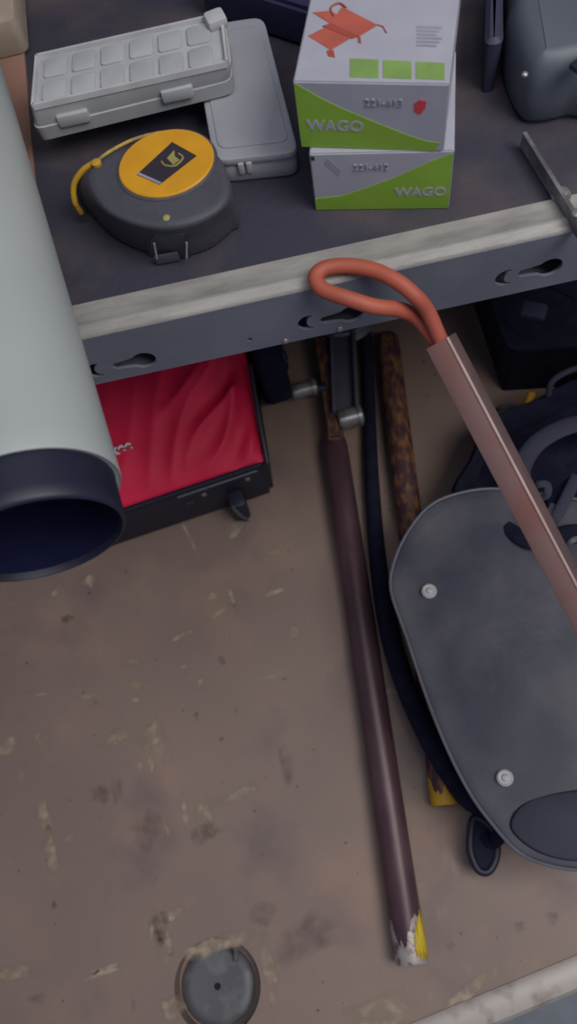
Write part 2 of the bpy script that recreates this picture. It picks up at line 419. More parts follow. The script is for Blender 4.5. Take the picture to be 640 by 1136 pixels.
# end bracket: slanting flat brace at the right
A, B = P(583, 146, ZS+.012), P(656, 262, ZS+.012)
t = thing('shelf_brace', (A+B)/2-Vector((0, 0, .012)), 'thin grey metal strip slanting over the right end of the shelf', 'bracket')
bm = N(); d = (B-A).normalized(); s = Vector((d.y, -d.x, 0))*.0022
loft(bm, [[p+s+Vector((0, 0, -.0118)), p+s, p-s*.2, p-s*.2+Vector((0, 0, -.0118))] for p in (A, B)]); obj('strip', bm, 'steel', t, smooth=False)
bm = N(); lathe(bm, [(0, .004), (.0015, .0038), (.0025, .002), (.0026, 0)], A.lerp(B, .8), (0, 0, 1), 14); obj('rivet', bm, 'steel', t)

# ================================================================ WHITE FLUE PIPE
ph = math.radians(9); ax = Vector((-math.sin(ph), math.cos(ph), 0))
R0 = .0500; E0 = P(31, 553, ZS+.0032+R0)
t = thing('flue_pipe', E0-Vector((0, 0, R0)), 'thick white pipe with black rubber collar lying across the shelf edge at left', 'pipe')
bm = N(); lathe(bm, [(.0, R0-.0016), (-.001, R0-.0006), (.001, R0), (.012, R0), (.42, R0), (.42, R0-.0032), (.03, R0-.0032), (0.0, R0-.0032)], E0, ax, 96, closed=True)
obj('tube', bm, 'white_pipe', t, angle=60)
RC_ = R0-.0034
bm = N(); lathe(bm, [(.030, RC_), (.0, RC_), (-.018, RC_-.0004), (-.0245, RC_-.0002), (-.0265, RC_-.0016), (-.0265, RC_-.0026), (-.022, RC_-.0034), (.030, RC_-.0062)], E0, ax, 96, closed=True)
obj('rubber_collar', bm, 'gasket', t, angle=60)
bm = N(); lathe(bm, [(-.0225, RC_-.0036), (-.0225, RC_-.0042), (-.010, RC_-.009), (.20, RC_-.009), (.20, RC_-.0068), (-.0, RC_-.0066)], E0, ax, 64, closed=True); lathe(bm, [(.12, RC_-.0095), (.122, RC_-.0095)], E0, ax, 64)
obj('inner_sleeve', bm, 'bore_shade', t, angle=60)  # very dark lining paints the shaded interior of the pipe

# cardboard under the pipe
a, b2 = P(38, 216, ZS+.002), P(21, 0, ZS+.002)
bm = N(); ol = [Vector((-.36, a.y-.02, 0)), Vector((a.x+.001, a.y-.02, 0)), Vector((b2.x, .70, 0)), Vector((-.36, .70, 0))]
loft(bm, [[p+Vector((0, 0, ZS-.0018)) for p in ol], [p+Vector((0, 0, ZS+.0012)) for p in ol]])
tag(obj('cardboard_sheet', bm, 'brown', smooth=False), 'flat brown cardboard sheet under the white pipe', 'cardboard')
q = P(15, 26, ZS+.03)
bm = N(); pad(bm, rrect((q.x-.045, q.y+.05, 0), .092, .09, .007), ZS+.0013, ZS+.03, .002)
tag(obj('beige_packet', bm, 'beige'), 'small beige packet in the top left corner on brown cardboard', 'packet')

# dark tray at the back of the shelf
A, B = P(232, -8, ZS+.03), P(345, 28, ZS+.03)
d = (B-A).normalized(); t_n = Vector((-d.y, d.x, 0)); A = A+t_n*.012; B = B+t_n*.012; Am = A-d*.02; Bm = B+d*.03
ol = [Am, Bm, Bm+t_n*.10, Am+t_n*.10]
bm = N(); loft(bm, [[Vector((p.x, p.y, z)) for p in ol] for z in (ZS-.0015, ZS+.03)]); bmesh.ops.bevel(bm, geom=bm.edges[:], offset=.003, segments=2, affect='EDGES')
tag(obj('tool_tray', bm, 'navy'), 'long dark tray standing along the back of the shelf', 'tray')

# ================================================================ PLASTIC BOXES
def frame4(bl, br, tr, tl):
    def f(u_, v_): return (bl*(1-u_)+br*u_)*(1-v_)+(tl*(1-u_)+tr*u_)*v_
    return f
def quad_outline(bl, br, tr, tl, r=.1, n=4):
    pts = [bl, br, tr, tl]; out = []
    for i in range(4):
        p0, p, p1 = pts[i-1], pts[i], pts[(i+1) % 4]
        e0 = p+(p0-p).normalized()*r; e1 = p+(p1-p).normalized()*r
        for k in range(n+1):
            s = k/n; out.append((e0*(1-s)+p*s)*(1-s)+(p*(1-s)+e1*s)*s)
    return out
# milky box underneath
z1 = ZS+.020
c4 = [P(238, 178, z1), P(330, 168, z1), P(291, 18, z1), P(212, 30, z1)]
t = thing('storage_box', ((c4[0]+c4[2])/2).xy.to_3d()+Vector((0, 0, ZS)), 'plain milky plastic box half under the divided organiser', 'box')
ol = quad_outline(*c4, .009)
bm = N(); pad(bm, ol, ZS-.0018, z1-.006, .003); obj('base', bm, 'frost2', t)
bm = N(); pad(bm, [p for p in inset_ring(ol, -.0008)], z1-.0065, z1, .002); cq = sum(c4, Vector())/4; pad(bm, quad_outline(*[cq+(p-cq)*.86 for p in c4], .007), z1-.001, z1+.001, .0008); obj('lid', bm, 'frost2', t)
f = frame4(*c4)
for u_ in (.30, .40):
    q = f(u_, 0); bm = N(); box(bm, q+Vector((0, -.0008, -.008)), (.004, .0035, .009), math.atan2((c4[1]-c4[0]).y, (c4[1]-c4[0]).x), .001); obj('clasp', bm, 'frostrib', t)
# divided organiser on top
zo = z1+.0012; zt = zo+.026
c4 = [P(33, 122, zt), P(257, 72, zt), P(250, 16, zt), P(38, 64, zt)]
fl_ = [P(44, 160, zo), P(262, 106, zo)]
cc = (c4[0]+c4[2])/2
t = thing('organiser_case', Vector((cc.x, cc.y, zo)), 'clear frosted organiser case with small compartments behind the tape measure', 'organiser')
top = quad_outline(*c4, .006); c5 = [Vector((fl_[0].x, fl_[0].y, zt)), Vector((fl_[1].x, fl_[1].y, zt)), c4[2], c4[3]]
bot = quad_outline(*c5, .008)
bm = N()
def atz(rg, z, d=0): return [Vector((p.x, p.y, z)) for p in inset_ring(rg, d)]
mid = [a.lerp(b_, .0) for a, b_ in zip(bot, top)]
loft(bm, [atz(bot, zo, .003), atz(bot, zo+.0015, .0005), atz(bot, zo+.012, 0), atz(bot, zo+.0125, .001), [Vector((p.x, p.y, zt-.004)) for p in [a.lerp(b_, .85) for a, b_ in zip(bot, top)]], atz(top, zt-.001, .0003), atz(top, zt, .002)])
obj('body', bm, 'frost', t)
f = frame4(*c4)
# raised compartment rims on the lid
bm = N(); nx, ny = 6, 2
def rib(bm, a, b, w=.0016, h=.003):
    a = Vector(a); b = Vector(b); d = (b-a).normalized(); s = Vector((-d.y, d.x, 0))*w
    loft(bm, [[p-s-Vector((0, 0, .0008)), p+s-Vector((0, 0, .0008)), p+s*.6+Vector((0, 0, h)), p-s*.6+Vector((0, 0, h))] for p in (a, b)])
for i in range(nx):
    for j in range(ny):
        u0, u1 = .06+i*.147, .06+i*.147+.120; v0, v1 = .08+j*.44, .08+j*.44+.36
        q = quad_outline(f(u0, v0), f(u1, v0), f(u1, v1), f(u0, v1), .003)
        pad(bm, q, zt-.001, zt+.0014, .0006)
obj('compartment_lids', bm, 'frost', t)
bm = N(); rib(bm, f(.02, .02), f(.98, .02)); rib(bm, f(.02, .97), f(.98, .97)); rib(bm, f(.02, .02), f(.02, .97)); rib(bm, f(.98, .02), f(.98, .97))
obj('rim', bm, 'frostrib', t)
for u_ in (.2, .72):
    q = f(u_, 0).lerp(fl_[0].lerp(fl_[1], u_), .55); q.z = zo+.014; bm = N()
    box(bm, q, (.022, .006, .009), math.atan2((c4[1]-c4[0]).y, (c4[1]-c4[0]).x), .0015); obj('latch', bm, 'frost', t)
q = f(.95, .85); bm = N(); box(bm, q+Vector((0, 0, .003)), (.014, .014, .008), .2, .003); obj('corner_clip', bm, 'frostrib', t)

# ================================================================ TAPE MEASURE
zt = ZS+.040; zb = ZS-.002
topl = [(95, 196), (106, 178), (132, 163), (189, 149), (226, 157), (245, 174), (255, 200), (250, 225), (224, 243), (185, 252), (146, 247), (112, 229)]
botl = [(90, 222), (0, 0), (0, 0), (0, 0), (0, 0), (0, 0), (0, 0), (259, 258), (232, 279), (187, 288), (134, 270), (104, 243)]
TP = [P(x, y, zt) for x, y in topl]
BT = [TP[i].copy() if botl[i][0] == 0 else P(botl[i][0], botl[i][1], zb) for i in range(12)]
cen = sum(TP, Vector())/12
t = thing('tape_measure', Vector((cen.x, cen.y, ZS)), 'charcoal tape measure with round yellow face on the shelf', 'tape measure')
TP = spline(TP, 4, True); BT = spline(BT, 4, True)
bm = N(); rings = []
for s, k in ((0, .0), (.08, -.03), (.3, -.02), (.6, .35), (.85, .78)):
    rings.append([Vector((b_.x+(a.x-b_.x)*max(k, 0), b_.y+(a.y-b_.y)*max(k, 0), zb+(zt-zb)*s)) for a, b_ in zip(TP, BT)])
rings[0] = [p+(cen-p).xy.to_3d()*.05 for p in rings[0]]
for sc, z in ((.985, zt-.002), (.94, zt-.0003), (.85, zt), (.4, zt), (.1, zt)):
    rings.append([Vector((cen.x+(a.x-cen.x)*sc, cen.y+(a.y-cen.y)*sc, z)) for a in TP])
loft(bm, rings); obj('body', bm, 'tape', t, angle=80)
dc = P(185, 183, zt)
e1 = P(132, 183, zt); e2 = P(185, 148, zt)
rx = (e1-dc).length*.99; ry = (e2-dc).length*1.04
bm = N(); loft(bm, [circle(dc, 1, 48, z, rx*s, ry*s, .05) for z, s in ((zt-.0005, 1.05), (zt+.0006, 1.04), (zt+.0012, 1.0))]); obj('face_rim', bm, 'tape', t)
bm = N(); loft(bm, [circle(dc, 1, 48, z, rx*s, ry*s, .05) for z, s in ((zt+.0002, .99), (zt+.002, .985), (zt+.0026, .96))]); fd = obj('face_disc', bm, 'disc', t); fd['label'] = 'round yellow face'
lb = [P(x, y, zt+.0027) for x, y in ((152, 194), (177, 205), (218, 173), (191, 158))]
bm = N(); sticker(bm, lb, .0004); ob = obj('label_patch', bm, 'label', t, smooth=False)
f = frame4(*lb)
bm = N()
sticker(bm, [f(.35, .62)+Vector((0, 0, .0005)), f(.72, .55)+Vector((0, 0, .0005)), f(.74, .72)+Vector((0, 0, .0005)), f(.5, .74)+Vector((0, 0, .0005)), f(.3, .86)+Vector((0, 0, .0005))])
tube(bm, [p+Vector((0, 0, .0005)) for p in spline([f(.30, .5), f(.52, .46), f(.8, .56), f(.75, .8), f(.5, .84)], 4)], .0006, 6)
obj('logo', bm, 'olive', t, smooth=False)
bm = N(); sticker(bm, [f(.0, .0)+Vector((0, 0, .0004)), f(1., .0)+Vector((0, 0, .0004)), f(1., .06)+Vector((0, 0, .0004)), f(0, .06)+Vector((0, 0, .0004))]); obj('label_edge', bm, 'greyp', t, smooth=False)
# nose block with two light lines and a stud
n0, n1 = P(164, 285, zb), P(213, 288, zb); m0, m1 = P(170, 258, ZS+.030), P(206, 259, ZS+.030)
bk = Vector((0, .025, 0))
bm = N(); loft(bm, [[n0, n1, n1+bk, n0+bk], [n0.lerp(m0, .4)+Vector((0, -.001, .006)), n1.lerp(m1, .4)+Vector((0, -.001, .006)), n1+bk+Vector((0, 0, .02)), n0+bk+Vector((0, 0, .02))], [m0, m1, m1+bk, m0+bk]])
bmesh.ops.bevel(bm, geom=bm.edges[:], offset=.0015, segments=2, affect='EDGES'); obj('nose', bm, 'tape', t)
for a, b_ in (((171, 270), (174, 287)), ((207, 269), (207, 287))):
    bm = N(); tube(bm, [P(*a, ZS+.021), P(*b_, ZS+.006)], .0007, 8); obj('pale_line', bm, 'greyp', t)
q = P(185, 243, zt-.001); bm = N(); lathe(bm, [(-.004, .0028), (.0005, .0028), (.0018, .0018), (.002, 0)], q, (0, -.45, .9), 16); obj('stud', bm, 'olive', t)
q = P(185, 283, ZS+.004); bm = N(); box(bm, q+Vector((0, -.0025, 0)), (.016, .0015, .008), -.05, .0005); obj('hook', bm, 'greysteel', t)
pts = spline([P(90, 236, ZS+.008), P(83, 224, ZS+.018), P(82, 205, ZS+.028), P(92, 189, ZS+.036), P(106, 180, ZS+.040)], 6)
bm = N(); tube(bm, pts, .0020, 10)
bm2 = bm; q = P(107, 181, ZS+.041); lathe(bm2, [(-.003, .0015), (-.002, .0033), (.001, .0033), (.002, .001)], q, (0, 0, 1), 12); o = obj('wrist_cord', bm2, 'yellow2', t); o['label'] = 'yellow wrist cord'
bm = N(); tube(bm, spline([P(106, 180, ZS+.041), P(122, 168, ZS+.041), P(150, 154, ZS+.041), P(180, 147, ZS+.040), P(196, 149, ZS+.039)], 6), .0011, 8); obj('seam_band', bm, 'cord', t)

# ================================================================ TWO CONNECTOR BOXES
def uvbox(name, p0, p1, depth, z0, h, label):
    u_ = (p1-p0); W = u_.xy.length; u_ = Vector((u_.x, u_.y, 0)).normalized(); n_ = Vector((-u_.y, u_.x, 0))
    p0 = Vector((p0.x, p0.y, z0))
    t = thing(name, p0+u_*W/2+n_*depth/2, label, 'box', 'connector boxes on the shelf')
    bm = N(); loft(bm, [[p0+Vector((0, 0, z)), p0+u_*W+Vector((0, 0, z)), p0+u_*W+n_*depth+Vector((0, 0, z)), p0+n_*depth+Vector((0, 0, z))] for z in (0, h)])
    bmesh.ops.bevel(bm, geom=bm.edges[:], offset=.0008, segments=2, affect='EDGES')
    obj('carton', bm, 'card', t)
    fr = lambda a, b_: p0+u_*(W*a)+Vector((0, 0, h*b_))-n_*.0001
    tp = lambda a, d: p0+u_*(W*a)+n_*d+Vector((0, 0, h+.0001))
    return t, fr, tp, u_, n_, W
UP = Vector((0, 0, 1))
t, fr, tp, u_, n_, W = uvbox('connector_box', P(350, 233, ZS-.0018), P(498, 231, ZS-.0018), .085, ZS-.0018, .0485, 'lower white and green carton, green rising to the right, under another box')
bm = N(); sticker(bm, [fr(*q) for q in ((.006, .01), (.994, .01), (.994, .97), (.82, .82), (.6, .58), (.4, .41), (.2, .26), (.006, .22))]); obj('green_panel', bm, 'green', t, smooth=False)
bm = text_bm('WAGO', .0100, fr(.60, .25)-n_*.0003, u_, UP, .00015, sx=1.0, bold=.0003); obj('logo', bm, 'card', t, smooth=False)
bm = text_bm('221-412', .0068, fr(.30, .72)-n_*.0003, u_, UP, .0004); obj('part_number', bm, 'greyp', t, smooth=False)
bm = N(); sticker(bm, [fr(*q) for q in ((.10, .84), (.125, .93), (.22, .72), (.195, .62))]); obj('picture', bm, 'greyp', t, smooth=False)
bm = N(); sticker(bm, [fr(*q) for q in ((.01, .9), (.035, .9), (.035, .96), (.01, .96))]); obj('corner_mark', bm, 'label', t, smooth=False)
z2 = ZS-.0018+.0485
t, fr, tp, u_, n_, W = uvbox('connector_box', P(334, 163, z2), P(492, 168, z2), .120, z2, .0475, 'upper white carton with orange connector picture on top and green sweep falling to the right')
bm = N(); sticker(bm, [fr(*q) for q in ((.006, .01), (.94, .01), (.97, .14), (.88, .16), (.75, .25), (.5, .46), (.3, .64), (.17, .78), (.006, .985))]); obj('green_panel', bm, 'green', t, smooth=False)
bm = text_bm('WAGO', .0105, fr(.06, .29)-n_*.0003, u_, UP, .00015, sx=1.0, bold=.0003); obj('logo', bm, 'card', t, smooth=False)
bm = text_bm('221-413', .0068, fr(.46, .68)-n_*.0003, u_, UP, .0004); obj('part_number', bm, 'greyp', t, smooth=False)
bm = N(); sticker(bm, [fr(*q) for q in ((.79, .60), (.83, .57), (.86, .66), (.865, .76), (.82, .78), (.785, .72))]); obj('red_mark', bm, 'redp', t, smooth=False)
zt = z2+.0475+.0001
X3 = lambda pts: [P(x/3.2+320, y/3.2, zt) for x, y in pts]
def ccw(p):
    a = sum(p[i].x*p[(i+1) % len(p)].y-p[(i+1) % len(p)].x*p[i].y for i in range(len(p)))
    return p if a > 0 else p[::-1]
bm = N()
for k in range(3):
    x0 = 218+k*117; sticker(bm, ccw(X3([(x0, 208+k*6), (x0+102, 212+k*6), (x0+102, 278+k*3), (x0, 274+k*3)])))
obj('green_squares', bm, 'green2', t, smooth=False)
pic = N()
sticker(pic, ccw(X3([(70, 128), (130, 98), (230, 130), (150, 178)])), .0003); sticker(pic, ccw(X3([(85, 45), (150, 40), (205, 70), (150, 85)])), .0003)
sticker(pic, ccw(X3([(150, 85), (190, 25), (315, 90), (250, 130)])), .0004)
p_ = obj('connector_picture', pic, 'oran', t, smooth=False)
bm = N(); sticker(bm, ccw(X3([(120, 95), (150, 85), (250, 130), (225, 138)])), .0006); tube(bm, [v+Vector((0, 0, .0005)) for v in spline(X3([(160, 60), (150, 30), (180, 14), (205, 30)]), 4)], .0006, 6)
sticker(bm, ccw(X3([(135, 180), (160, 178), (165, 205), (140, 200)])), .0002)
sticker(bm, ccw(X3([(245, 132), (256, 132), (258, 155), (247, 152)])), .0002); tube(bm, X3([(312, 88), (335, 95), (348, 118)]), .0005, 6); obj('picture_shading', bm, 'oran2', t, smooth=False)
bm = N()
for k in range(6):
    y0 = 92+k*13; sticker(bm, ccw(X3([(455, y0), (545-(k % 3)*10, y0+3), (545-(k % 3)*10, y0+10), (455, y0+7)])))
obj('small_print', bm, 'greyp', t, smooth=False)

# ================================================================ SLATE CASE, TOP RIGHT
zc = ZS+.030
ol = [P(x, y, zc) for x, y in ((560, 36), (568, 66), (578, 86), (591, 96), (612, 96), (640, 90), (700, 76))]
ol += [ol[-1]+Vector((.02, .16, 0)), ol[0]+Vector((.03, .14, 0)), P(562, 0, zc)]
ol = spline(ol, 4, True)
c = sum(ol, Vector())/len(ol)
t = thing('equipment_case', Vector((c.x, c.y, ZS)), 'slate grey hard case with rounded corner at the top right of the shelf', 'case')
bm = N()
loft(bm, [[Vector((p.x, p.y, z)) for p in inset_ring(ol, d_)] for z, d_ in ((ZS-.0018, .004), (ZS+.004, .001), (ZS+.018, .0), (zc, .0), (zc+.010, .0015), (zc+.018, .006), (zc+.020, .012))]); obj('shell', bm, 'case', t, angle=70)
q = P(640, 72, zc+.020); bm = N(); box(bm, q+Vector((.004, 0, .0)), (.016, .010, .004), .5, .002); obj('catch', bm, 'black', t)
q = P(582, 84, zc+.010); bm = N(); lathe(bm, [(0, .0022), (.001, .0015), (.0015, 0)], q+Vector((0, 0, .001)), (0, -.3, .9), 12); obj('rivet', bm, 'steel', t)
zc = ZS+.040
ol = quad_outline(P(538, 46, zc), P(559, 44, zc), P(558, -50, zc), P(541, -50, zc), .006)
bm = N(); loft(bm, [[Vector((p.x, p.y, z)) for p in inset_ring(ol, d_)] for z, d_ in ((ZS-.0018, .002), (zc-.003, .0), (zc, .003))])
tag(obj('dark_case', bm, 'case2'), 'dark narrow case standing left of the slate grey case', 'case')

# ================================================================ RED TOOL CASE UNDER THE SHELF
bl, br = P(127, 607, 0), P(305, 547, 0); u_ = (br-bl).normalized(); n_ = Vector((-u_.y, u_.x, 0)); bl = bl-u_*.06; W = (br-bl).length
t = thing('tool_case', bl+u_*W/2+n_*.09, 'red fabric topped black tool case under the shelf beside the white pipe', 'tool case')
HB = .085
K = lambda a, d_, z: bl+u_*(a*(1+.16*d_/W))+n_*d_+Vector((0, 0, z))
bm = N(); loft(bm, [[K(0, 0, z), K(W, 0, z), K(W, .2, z), K(0, .2, z)] for z in (.001, HB)]); bmesh.ops.bevel(bm, geom=bm.edges[:], offset=.006, segments=3, affect='EDGES'); obj('base', bm, 'black', t)
# soft crumpled cover
bm = N(); nx, ny = 110, 80; g = []
def crump(a, d_):
    q = a-W
    k = min(1, max(0, (q+.13)/.06)); k2 = .25+.75*k
    s1 = 1-abs(math.sin(q*34-d_*30+.8*math.sin(d_*40)))*1.6
    s2 = 1-abs(math.sin(q*75-d_*38+2+.9*math.sin(q*50)))*1.5
    s3 = math.sin(q*40+d_*55)
    return (s1*.0085+s2*.0085)*k2*k+s3*.0016*(1-k)+s2*.0014*(1-k)
for i in range(nx+1):
    row = []
    for j in range(ny+1):
        a = -.003+(W+.0015)*i/nx; v = j/ny
        d_ = .0+.20*v; rise = HB+.003+.050*math.sin(min(1, v*1.25)*PI/2)**.8
        e = min(a+.003, W-.0015-a, 9)/.02; rise = HB+.0005+(rise-HB-.0005)*min(1, max(0, e))**.5
        row.append(bm.verts.new(K(a, d_+.005, rise+crump(a, d_)*min(1, v*8)*min(1, max(e, 0)))))
    g.append(row)
for i in range(nx):
    for j in range(ny): bm.faces.new([g[i][j], g[i+1][j], g[i+1][j+1], g[i][j+1]])
bot = [K(*q) for q in ((-.003, .0, HB-.02), (W-.0015, .0, HB-.02))]
ed = [g[i][0] for i in range(nx+1)]
lo_ = [bm.verts.new(v.co+Vector((0, 0, -.006))+n_*.003) for v in ed]
for i in range(nx): bm.faces.new([lo_[i], lo_[i+1], ed[i+1], ed[i]])
o = obj('cover', bm, 'red', t, angle=80); o['label'] = 'crumpled red fabric cover'; o.modifiers.new('s', 'SOLIDIFY').thickness = .0015
# moulding line, buttons, latch
bm = N(); tube(bm, [K(W-.112, -.001, .080), K(W-.012, -.001, .080)], .0016, 8); obj('ridge', bm, 'greysteel', t)
for a, z in ((W-.026, .066), (W-.082, .064)):
    bm = N(); box(bm, K(a, -.001, z), (.006, .002, .006), .13, .0006); obj('button', bm, 'steel', t)
bm = text_bm('M', .011, K(W-.107, -.0006, .05), u_, UP, .0003); obj('mark', bm, 'greysteel', t)
bm = N(); box(bm, K(W-.046, -.012, .026), (.020, .024, .046), .13, .005); lt = obj('latch', bm, 'black', t)
bm = N(); tube(bm, [K(W-.051, -.0225, .050), K(W-.047, -.0255, .030), K(W-.041, -.0245, .004)], .0026, 8); obj('latch_strip', bm, 'greysteel', lt)
# white logo on the cover
q0 = P(100, 512, HB+.028); q1 = P(143, 497, HB+.028); d = (q1-q0).normalized(); v_ = (n_*.75+UP*.62).normalized()
q1 = q1+d*.007+Vector((0, 0, .009))-v_*.012
bm = text_bm('waukee', .018, q1-d*.057+Vector((0, 0, .002))+v_*.004, d, v_, .0012, sx=1.0, bold=.0005)
tube(bm, [q1-d*.056+Vector((0, 0, .000))-v_*.0045, q1+Vector((0, 0, .000))-v_*.0035], .0012, 6); obj('logo', bm, 'white', t, smooth=False)
bm = N(); tube(bm, [K(W+.0015, .004, HB-.004), K(W+.0015, .05, HB+.02), K(W+.0015, .12, HB+.03)], .0030, 8); obj('side_piping', bm, 'black', t)

# black wheel behind
c = Vector((P(306, 425, .045).x, P(306, 425, .045).y+.02, .0))
t = thing('small_wheel', c, 'black round wheel standing right of the red case under the shelf', 'wheel')
w0 = c+Vector((-.024, .006, .056))
bm = N(); lathe(bm, [(0, .040), (.002, .052), (.008, .0555), (.030, .0555), (.036, .052), (.038, .040), (.034, .034), (.034, .018), (.004, .018), (.004, .034)], w0, (1, .12, 0), 48, closed=True); obj('tyre', bm, 'blackfab', t, angle=60)
bm = N(); lathe(bm, [(-.002, .019), (.041, .019), (.043, .016), (.043, .006), (.046, .005), (.046, 0)], w0, (1, .12, 0), 32); obj('hub', bm, 'black', t)

# ================================================================ PIPE BENDER
h0, h1 = P(370, 486, .0165), P(457, 1068, .0165)
t = thing('pipe_bender', h1.xy.to_3d(), 'old pipe bender with two long rusty tube handles tipped yellow on the floor', 'pipe bender')
def handle(a, b, r, m, nm='handle'):
    bm = N(); d = (b-a).normalized(); s = (b-a).length
    prof = [(0, r*.72), (.006, r*.95), (.02, r), (s-.004, r), (s-.001, r*.96), (s, r*.9), (s, r*.72), (s-.03, r*.7), (s-.03, 0)]
    lathe(bm, prof, a, d, 40); return obj(nm, bm, m, t, angle=50)
hd = handle(h0, h1, .0165, 'maroon')
d = (h1-h0).normalized(); s = (h1-h0).length
def tip(a, d, s, r, l, m, par, lab):
    bm = N(); rg = []; nseg = 40
    for fr_ in (0, 1):
        rg.append([])
    ax_ = d; sv = ax_.cross(UP).normalized(); wv = sv.cross(ax_)
    random.seed(3)
    for k in range(nseg):
        q = 2*PI*k/nseg; e = sv*math.cos(q)+wv*math.sin(q)
        rg[0].append(a+d*(s-l*(.7+.3*math.sin(q*3+1)+random.uniform(-.12, .12)))+e*(r+.0003)); rg[1].append(a+d*(s-.0035)+e*(r+.0003))
    rg.append([p+(a+d*s-p)*.07+d*.0038 for p in rg[1]])
    loft(bm, rg, False, False); o = obj('painted_tip', bm, m, par); o['label'] = lab; return o
tip(h0, d, s, .0165, .045, 'bare', hd, 'scraped bare metal at the handle end')
sv = d.cross(UP).normalized(); wv = sv.cross(d); random.seed(5); bm = N(); rg = [[], []]
for k in range(22):
    q = .60*PI+.62*PI*k/21; e = sv*math.cos(q)+wv*math.sin(q)
    rg[0].append(h0+d*(s-.010-.036*math.sin(PI*(k+2)/25)**.7+random.uniform(-.004, .004))+e*.0172); rg[1].append(h0+d*(s-.0015-random.uniform(0, .006))+e*.0172)
va, vb = [[bm.verts.new(p) for p in g_] for g_ in rg]
for k in range(21): bm.faces.new([va[k], va[k+1], vb[k+1], vb[k]])
o = obj('yellow_mark', bm, 'yellow', hd); o['label'] = 'chipped yellow paint mark'; o.modifiers.new('s', 'SOLIDIFY').thickness = .0004
g0, g1 = P(429, 372, .017), P(494, 893, .017)
h2 = handle(g0, g1, .0155, 'rust'); h2['label'] = 'rust mottled handle'
d2 = (g1-g0).normalized(); s2 = (g1-g0).length
tip(g0, d2, s2, .0155, .03, 'yellow2', h2, 'yellow painted handle end')
# rusty fork plate that the front handle slots into
j0, j1 = P(357, 384, .03), P(371, 482, .022)
bm = N(); dd = (j1-j0); rot = Matrix.Rotation(math.atan2(dd.y, dd.x), 3, 'Z')
box(bm, (j0+j1)/2, (dd.length+.02, .016, .022), bev=.003, rot=rot); obj('link_arm', bm, 'rust', t)
q = j1+Vector((0, -.004, -.002)); bm = N(); lathe(bm, [(-.013, .010), (-.010, .0115), (.010, .0115), (.013, .010), (.013, 0)], q, (0, 0, 1), 24); obj('pivot', bm, 'rust', t)
# grey body channel
k0, k1 = P(380, 366, .038), P(384, 462, .030)
bm = N(); dd = k1-k0; rot = Matrix.Rotation(math.atan2(dd.y, dd.x), 3, 'Z')
box(bm, (k0+k1)/2+Vector((0, 0, -.004)), (dd.length, .030, .010), bev=.002, rot=rot)
for s_ in (-1, 1): box(bm, (k0+k1)/2+rot @ Vector((0, s_*.0145, .002)), (dd.length, .005, .024), bev=.0018, rot=rot)
obj('body_channel', bm, 'greysteel', t)
for nm, (x, y), ln, r_ in (('roller', (389, 463), .028, .0125), ('roller', (338, 432), .030, .010)):
    c = P(x, y, .036); bm = N(); a_x = Vector((1, .05, 0)); lathe(bm, [(-ln/2-.002, r_*.5), (-ln/2-.002, r_*.85), (-ln/2, r_*.9), (-ln/2, r_), (ln/2-.005, r_), (ln/2-.005, r_*1.16), (ln/2, r_*1.16), (ln/2+.001, r_*.9), (ln/2+.003, r_*.4), (ln/2+.003, 0)], c, a_x, 28); obj(nm, bm, 'steel', t)
bm = N(); tube(bm, [P(330, 432, .036), P(362, 430, .036)], .006, 14); obj('cross_pin', bm, 'black', t)
bm = N(); c = P(376, 340, .03); lathe(bm, [(-.012, .02), (-.012, .052), (-.009, .055), (-.005, .048), (.005, .048), (.009, .055), (.012, .052), (.012, .02)], c, (0, 0, 1), 40, closed=True); obj('former', bm, 'greysteel', t)

# black hose between the handles
pts = spline([P(404, 352, .012), P(409, 430, .012), P(412, 520, .012), P(419, 620, .013), P(432, 700, .018), P(452, 765, .034), P(478, 822, .047), P(500, 858, .047), P(520, 885, .04), P(548, 900, .022)], 8)
bm = N(); tube(bm, pts, [.0075+.0042*min(1, max(0, (k-8)/24)) for k in range(len(pts))], 20)
tag(obj('rubber_hose', bm, 'blackfab'), 'black rubber hose running between the two bender handles and under the bag', 'hose')

# ================================================================ TOOL BAG (right)
ZP = .125
pl = [(433, 655), (437, 622), (452, 590), (474, 563), (502, 549), (545, 542), (600, 548), (660, 560), (720, 600), (740, 700), (735, 800), (720, 900), (690, 950), (650, 965), (610, 961), (575, 946), (545, 914), (520, 879), (495, 830), (472, 772), (450, 706)]
ol = spline([P(x, y, ZP) for x, y in pl], 4, True)
c = sum(ol, Vector())/len(ol)
t = thing('tool_bag', Vector((c.x, c.y, 0)), 'black tool bag with grey riveted rubber panel at the right', 'tool bag')
def ring(z, d_): return [Vector((p.x, p.y, z)) for p in inset_ring(ol, d_)]
bm = N(); loft(bm, [ring(.001, .060), ring(.006, .056), ring(.062, .054), ring(.085, .02), ring(.11, .004), ring(ZP-.004, .002)]); obj('body', bm, 'blackfab', t, angle=70)
bm = N()
rings = [ring(ZP-.006, .001), ring(ZP-.002, 0), ring(ZP, .0015), ring(ZP+.0005, .004)]
